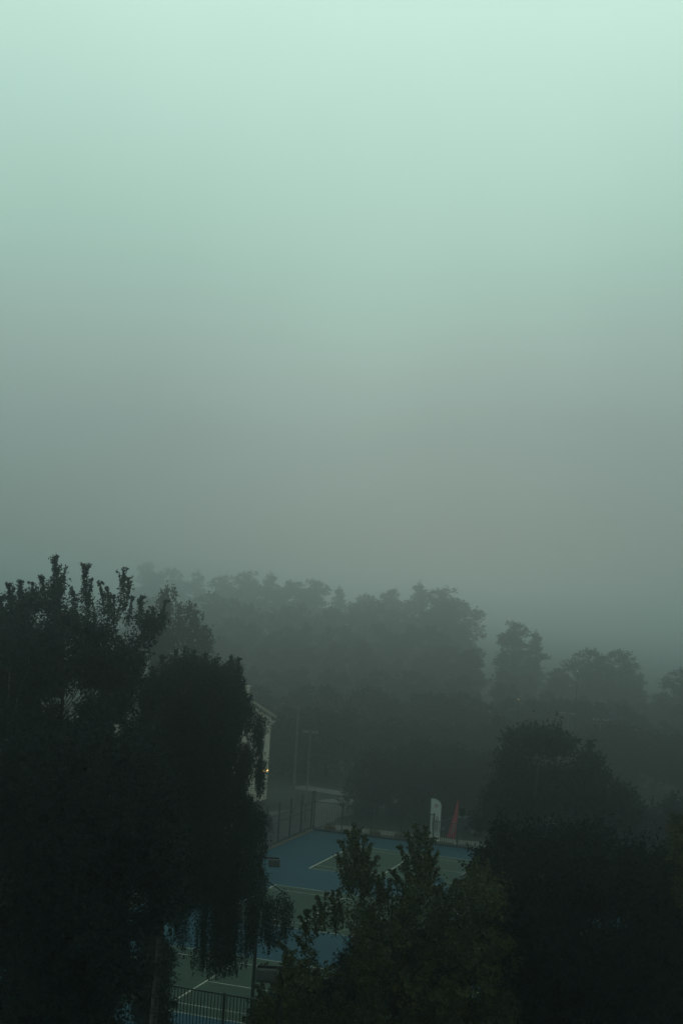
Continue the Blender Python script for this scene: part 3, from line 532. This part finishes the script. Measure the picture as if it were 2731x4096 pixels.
# lit lamps on the wall
for (px_, py_, mm, lab, r_) in ((1054, 3084, 'warm', 'small lit warm lamp on the house wall under the leaves', .09), (1069, 3081, 'warm', 'lit warm lamp at the right corner of the house wall', .11), (1044, 3084, 'cool', 'tiny bluish lamp on the house wall', .06)):
    dv = FW+RT*(px_-PW/2)/FPX-UP*(py_-PH/2)/FPX; k = np.dot(O+N*.2-CAM, N)/np.dot(dv, N); P = CAM+dv*k
    r = empty('wall_lamp', P, lab, 'wall lamp', 'small lamps on the house wall')
    MB().box(-N*.13+(0, 0, 0), (.12, .12, .2), math.atan2(N[1], N[0])).box((0, 0, r_*1.15), (.16, .16, .03), math.atan2(N[1], N[0])).build('bracket', 'darkpole', r)
    MB().tube([(0, 0, -r_), (0, 0, -r_*.5), (0, 0, r_*.5), (0, 0, r_)], [r_*.5, r_*.95, r_*.95, r_*.5], 10).build('glass_shade', mm, r)

# ------------------------------------------------------------------ banners
def glyphs(mb, o, u, v, n, x0, y0, w, h, count, seed):
    """a column of block letters read upwards (turned a quarter), drawn as strokes"""
    rr = random.Random(seed); pit = h/count
    for i in range(count):
        y = y0+i*pit; st = rr.choice(('N', 'H', 'E', 'P', 'I', 'A')); t = pit*.24; ph = pit*.86
        def r(a, b, c, d): mb.prism([(a, b), (c, b), (c, d), (a, d)], o, u, v, n, .004)
        r(x0, y, x0+w, y+t)
        if st != 'I': r(x0, y+ph-t, x0+w, y+ph)
        if st in 'HNA': r(x0+w*.4, y+t, x0+w*.6, y+ph-t)
        if st in 'EP': r(x0, y+t, x0+w*.18, y+ph-t)
        if st == 'A': r(x0, y+t, x0+w*.16, y+ph-t)
sx = np.array([_cy, -_sy, 0.])          # banners face the courts and the camera building
nn = -np.array([FW[0], FW[1], 0])/np.linalg.norm(FW[:2])
# white feather banner
pb = at(997.5, 1924, 117.6); H0 = at(990, 1834, 117.6)[2]; PBW = np.array([pb[0], pb[1], 0.])
wb = empty('feather_banner', PBW, 'white feather banner with red emblem and vertical lettering behind the far fence', 'banner', 'advertising feather banners')
w = .87; zb = .25
arc = [(-w/2, zb), (w/2, zb), (w/2, H0-.62)]+[(w/2-w*(1-math.cos(a))*1., H0-.62+.62*math.sin(a)) for a in np.linspace(.12, PI/2, 9)]
arc = [(x, z) for x, z in arc]+[(-w/2, H0)]
MB().prism(arc, (0, 0, 0), sx, Z, nn, .012).build('cloth', 'white', wb)
MB().tube([sx*(-w/2-.03)+(0, 0, 0), sx*(-w/2-.03)+(0, 0, H0)], .02, 8).build('mast', 'whiteplastic', wb)
MB().box(sx*(-.1)+(0, 0, .04), (1.0, .9, .08), face).build('base', 'whiteplastic', wb)
em = MB(); on = nn*.016; cx, cz = 0., H0-.66
for s in (-1, 1):
    em.prism([(cx+s*.012, cz+.20), (cx+s*.07, cz+.12), (cx+s*.035, cz+.02), (cx+s*.012, cz+.06)], on, sx, Z, nn, .004)
    em.prism([(cx+s*.08, cz+.17), (cx+s*.11, cz+.10), (cx+s*.17, cz-.06), (cx+s*.12, cz-.04), (cx+s*.06, cz+.08)], on, sx, Z, nn, .004)
    em.prism([(cx+s*.09, cz+.0), (cx+s*.05, cz-.08), (cx+s*.012, cz-.14), (cx+s*.012, cz-.08), (cx+s*.05, cz+.02)], on, sx, Z, nn, .004)
em.build('emblem', 'redink', wb)
tx = MB(); glyphs(tx, on, sx, Z, nn, -.27, .95, .17, .95, 13, 3); tx.build('lettering', 'greyink', wb)
tx = MB(); glyphs(tx, on, sx, Z, nn, -.02, .82, .12, 1.22, 18, 4); glyphs(tx, on, sx, Z, nn, .125, .82, .12, 1.22, 14, 9); tx.build('lettering', 'greyink', wb)
# red banner
pr_ = at(1040, 1930, 116); PR = np.array([pr_[0], pr_[1], 0.]); RH = at(1050, 1840, 116)[2]; yb = .5
rb = empty('feather_banner', PR, 'red tapering banner with white lettering on a white base behind the far fence', 'banner', 'advertising feather banners', )
def rpx(x, y):      # size measured on the photograph, in metres
    q = at(x*1/S, y*1/S, 116)-PR; return float(np.dot(q, sx)), float(q[2])
out = [rpx(*a) for a in ((1784, 3349), (1802, 3353), (1817, 3356), (1823, 3340), (1827, 3300), (1831, 3255), (1834, 3222), (1834.5, 3198), (1831, 3199), (1824, 3225), (1817, 3255), (1806, 3285), (1797, 3312), (1789, 3335))]
MB().prism(out, (0, 0, 0), sx, Z, nn, .012).build('cloth', 'red', rb)
a0 = rpx(1824, 3348); a1 = rpx(1836, 3196)
MB().tube([sx*.28+(0, 0, .05), sx*a0[0]+(0, 0, a0[1])+nn*-.01, sx*(a0[0]*.4+a1[0]*.6)+(0, 0, (a0[1]+a1[1])/2), sx*a1[0]+(0, 0, a1[1]+.05)], [.022, .02, .016, .01], 7).build('mast', 'darkpole', rb)
def glyph_line(mb, A, Bp, wid, count, seed):
    A = np.array(A); Bp = np.array(Bp); d = (Bp-A); L = np.linalg.norm(d); d /= L; q = np.array([d[1], -d[0]])
    glyphs(mb, on+sx*A[0]+Z*A[1], sx*q[0]+Z*q[1], sx*d[0]+Z*d[1], nn, 0, 0, wid, L, count, seed)
tx = MB(); glyph_line(tx, rpx(1805.5, 3336), rpx(1815, 3287), .15, 7, 5); glyph_line(tx, rpx(1798, 3334), rpx(1803.5, 3315), .12, 3, 6); tx.build('lettering', 'whiteink', rb)
MB().tube([sx*.28+(0, 0, 0), sx*.28+(0, 0, .1)], .06, 10).box(sx*.28+(0, 0, .09), (.46, .36, .15), face).build('base', 'whiteplastic', rb)

# ------------------------------------------------------------------ planters, post, benches, car
pl = None
for (x, lab, L) in ((1283, 'long terracotta planter box in the corner of the far fence', 1.0), (1486, 'terracotta planter box left of the middle of the far fence', .95), (1597, 'terracotta planter box with a pale tuft behind the far fence', .95), (1692, 'terracotta planter box beside the white banner', .7)):
    q = at(x/S, 1908+(x-1283)/S*.115, 117.2); r = empty('planter_box', (q[0], 16.75, 0), lab, 'planter', 'terracotta planters along the far fence')
    m = MB(); m.box((0, 0, .17), (L, .34, .34)); m.box((0, 0, .355), (L+.06, .4, .05)); m.build('box', 'terracotta', r)
    P = RNG.normal(size=(260, 3))*np.array([L*.28, .1, .09])+(0, 0, .46); leaf_mesh('plants', P+np.array(r.location), .07, RNG.uniform(0, 1, 260), 'leafm', r, r.location)
q = at(1414/S, 1908, 118); r = empty('bollard', (q[0], 17.1, 0), 'small orange bollard behind the far fence', 'bollard')
MB().tube([(0, 0, 0), (0, 0, .4), (0, 0, .46)], [.07, .06, .03], 10).build('post', 'yellowp', r); MB().tube([(0, 0, .3), (0, 0, .36)], .068, 10).build('band', 'whiteplastic', r)
def bench(x, y, rz, label):
    r = empty('bench', (x, y, 0), label, 'bench', 'blue benches between the courts', rz)
    m = MB()
    for i in range(4): m.box((0, -.17+i*.12, .45), (1.4, .1, .035))
    m.build('seat', 'bluebench', r); m = MB()
    for i in range(3): m.box((0, .25+.03*i, .6+i*.12), (1.4, .03, .1))
    m.build('backrest', 'bluebench', r)
    for s in (-.55, .55):
        MB().box((s, -.15, .215), (.05, .05, .43)).box((s, .2, .42), (.05, .05, .84)).box((s, .03, .4), (.05, .35, .04)).build('leg', 'pole', r)
bench(10.3, -1.7, PI, 'blue bench beside the net post of the far court'); bench(6.9, -5.6, PI-.1, 'blue bench behind the maple leaves')
# parked car behind the banners
q = at(1052, 1900, 122); car = empty('parked_car', (q[0], q[1]+.6, 0), 'dark parked car half hidden behind the red banner', 'car', None, .05)
sec = [(-2.15, .35), (-2.2, .62), (-2.1, .8), (-1.25, .93), (-.6, 1.38), (.75, 1.42), (1.55, 1.0), (2.1, .92), (2.2, .6), (2.15, .33)]
body = MB(); V = []; ws = [.84, .86, .84, .82, .62, .62, .8, .84, .86, .84]
for (x, z), w_ in zip(sec, ws): V += [(x, -w_, z), (x, w_, z)]
k = len(sec); F = [(2*i, 2*i+2, 2*i+3, 2*i+1) for i in range(k-1)]+[(2*k-2, 0, 1, 2*k-1)]+[tuple(2*i for i in range(k))[::-1], tuple(2*i+1 for i in range(k))]
body.add(V, F).build('body', 'car', car)
MB().prism([(-1.05, .97), (-.55, 1.31), (.05, 1.34), (.05, .97)], (0, -.845, 0), (1, 0, 0), (0, .0, 1), (0, .03, 0), 1).prism([(.12, .97), (.12, 1.34), (.7, 1.34), (1.35, 1.0), (1.3, .97)], (0, -.845, 0), (1, 0, 0), (0, 0, 1), (0, .03, 0), 1).build('side_window', 'glass', car)
MB().box((.1, -.66, 1.43), (1.1, .04, .03)).box((.1, .66, 1.43), (1.1, .04, .03)).build('roof_rail', 'chrome', car)
for x in (-1.35, 1.35):
    for y in (-.8, .8):
        wl = MB().tube([(x, y-.1, .32), (x, y+.1, .32)], .32, 16).build('wheel', 'rubber', car)
        MB().tube([(x, y-.112, .32), (x, y+.112, .32)], .18, 10).build('rim', 'lamp', wl)
for y in (-.6, .6): MB().box((-2.19, y, .68), (.06, .3, .12)).build('headlight', 'lampglass', car)

# ------------------------------------------------------------------ haze, sky, sun
hz = MB().box((0, 0, 16.9), (5040, 5040, 36.2)).build('haze', 'white'); hz['kind'] = 'stuff'
m = bpy.data.materials.new('mist_air'); m.use_nodes = True; nt = m.node_tree; nt.nodes.clear()
out_ = nt.nodes.new('ShaderNodeOutputMaterial'); pv = nt.nodes.new('ShaderNodeVolumePrincipled'); pv.inputs['Density'].default_value = .0029
pv.inputs['Color'].default_value = (.87, .925, .935, 1); pv.inputs['Anisotropy'].default_value = .9
nt.links.new(pv.outputs[0], out_.inputs['Volume']); hz.data.materials[0] = m; m.cycles.homogeneous_volume = True if hasattr(m.cycles, 'homogeneous_volume') else False

w = bpy.data.worlds.new('World'); scn.world = w; w.use_nodes = True; nt = w.node_tree; nt.nodes.clear()
wo = nt.nodes.new('ShaderNodeOutputWorld'); bg = nt.nodes.new('ShaderNodeBackground'); tc = nt.nodes.new('ShaderNodeTexCoord')
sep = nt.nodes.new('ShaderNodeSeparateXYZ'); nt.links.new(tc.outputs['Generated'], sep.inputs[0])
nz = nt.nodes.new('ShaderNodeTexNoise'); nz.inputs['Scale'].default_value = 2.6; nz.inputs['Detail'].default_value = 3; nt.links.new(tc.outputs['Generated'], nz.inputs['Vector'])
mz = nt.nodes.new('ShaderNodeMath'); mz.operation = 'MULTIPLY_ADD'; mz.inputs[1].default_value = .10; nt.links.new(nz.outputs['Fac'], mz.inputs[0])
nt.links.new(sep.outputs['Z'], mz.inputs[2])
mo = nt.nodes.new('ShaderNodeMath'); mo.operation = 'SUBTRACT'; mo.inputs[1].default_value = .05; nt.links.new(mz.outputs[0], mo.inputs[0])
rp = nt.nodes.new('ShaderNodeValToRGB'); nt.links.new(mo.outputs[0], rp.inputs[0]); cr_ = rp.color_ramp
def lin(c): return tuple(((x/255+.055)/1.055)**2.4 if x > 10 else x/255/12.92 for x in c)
stops = [(0.0, (108, 125, 120)), (.03, (111, 128, 123)), (.07, (118, 137, 132)), (.13, (131, 152, 147)), (.19, (148, 173, 165)), (.26, (163, 198, 185)), (.33, (180, 216, 203)), (.41, (199, 234, 220)), (.52, (205, 238, 225)), (.72, (110, 138, 132)), (1., (92, 116, 112))]  # upper stops dim the unseen sky overhead to keep the ground dark
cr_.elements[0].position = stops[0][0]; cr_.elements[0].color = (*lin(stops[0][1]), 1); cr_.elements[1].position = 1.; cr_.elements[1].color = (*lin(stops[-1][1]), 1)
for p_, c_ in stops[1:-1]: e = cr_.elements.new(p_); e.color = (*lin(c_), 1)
# the unseen sky behind the viewer is dimmed to lower the light on the scene
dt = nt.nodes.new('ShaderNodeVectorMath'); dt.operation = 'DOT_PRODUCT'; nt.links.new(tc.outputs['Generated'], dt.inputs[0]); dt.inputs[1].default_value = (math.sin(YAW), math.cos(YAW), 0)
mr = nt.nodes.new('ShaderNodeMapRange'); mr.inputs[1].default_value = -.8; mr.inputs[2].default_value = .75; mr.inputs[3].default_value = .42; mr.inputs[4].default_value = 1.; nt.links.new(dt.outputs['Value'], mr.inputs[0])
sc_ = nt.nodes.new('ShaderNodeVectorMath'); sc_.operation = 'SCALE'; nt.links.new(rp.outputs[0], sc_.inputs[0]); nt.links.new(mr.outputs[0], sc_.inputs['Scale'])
sky = nt.nodes.new('ShaderNodeTexSky'); sky.sky_type = 'NISHITA'; sky.sun_disc = False; sky.sun_elevation = math.radians(12); sky.sun_rotation = math.radians(-15)
s2 = nt.nodes.new('ShaderNodeVectorMath'); s2.operation = 'SCALE'; s2.inputs['Scale'].default_value = .0006; nt.links.new(sky.outputs[0], s2.inputs[0])
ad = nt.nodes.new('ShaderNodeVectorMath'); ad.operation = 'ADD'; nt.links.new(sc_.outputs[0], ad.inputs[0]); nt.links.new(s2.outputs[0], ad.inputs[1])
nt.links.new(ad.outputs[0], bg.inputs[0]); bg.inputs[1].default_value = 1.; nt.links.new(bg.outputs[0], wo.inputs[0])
sd = bpy.data.lights.new('sun', 'SUN'); sd.energy = .03; sd.angle = math.radians(20); sd.color = (1, .95, .85); so = bpy.data.objects.new('sun', sd); COL.objects.link(so)
el, az = math.radians(12), math.radians(-15); dvec = Vector((math.sin(az)*math.cos(el), math.cos(az)*math.cos(el), math.sin(el))); so.rotation_euler = dvec.to_track_quat('Z', 'Y').to_euler(); so.location = (0, 0, 60)

vs = scn.view_settings; vs.view_transform = 'Standard'; vs.look = 'None'; vs.exposure = 0; vs.gamma = 1; vs.use_curve_mapping = False
cy_ = scn.cycles; cy_.max_bounces = 5; cy_.diffuse_bounces = 2; cy_.glossy_bounces = 2; cy_.volume_bounces = 2; cy_.transparent_max_bounces = 8; cy_.use_denoising = True
cy_.sample_clamp_indirect = 3
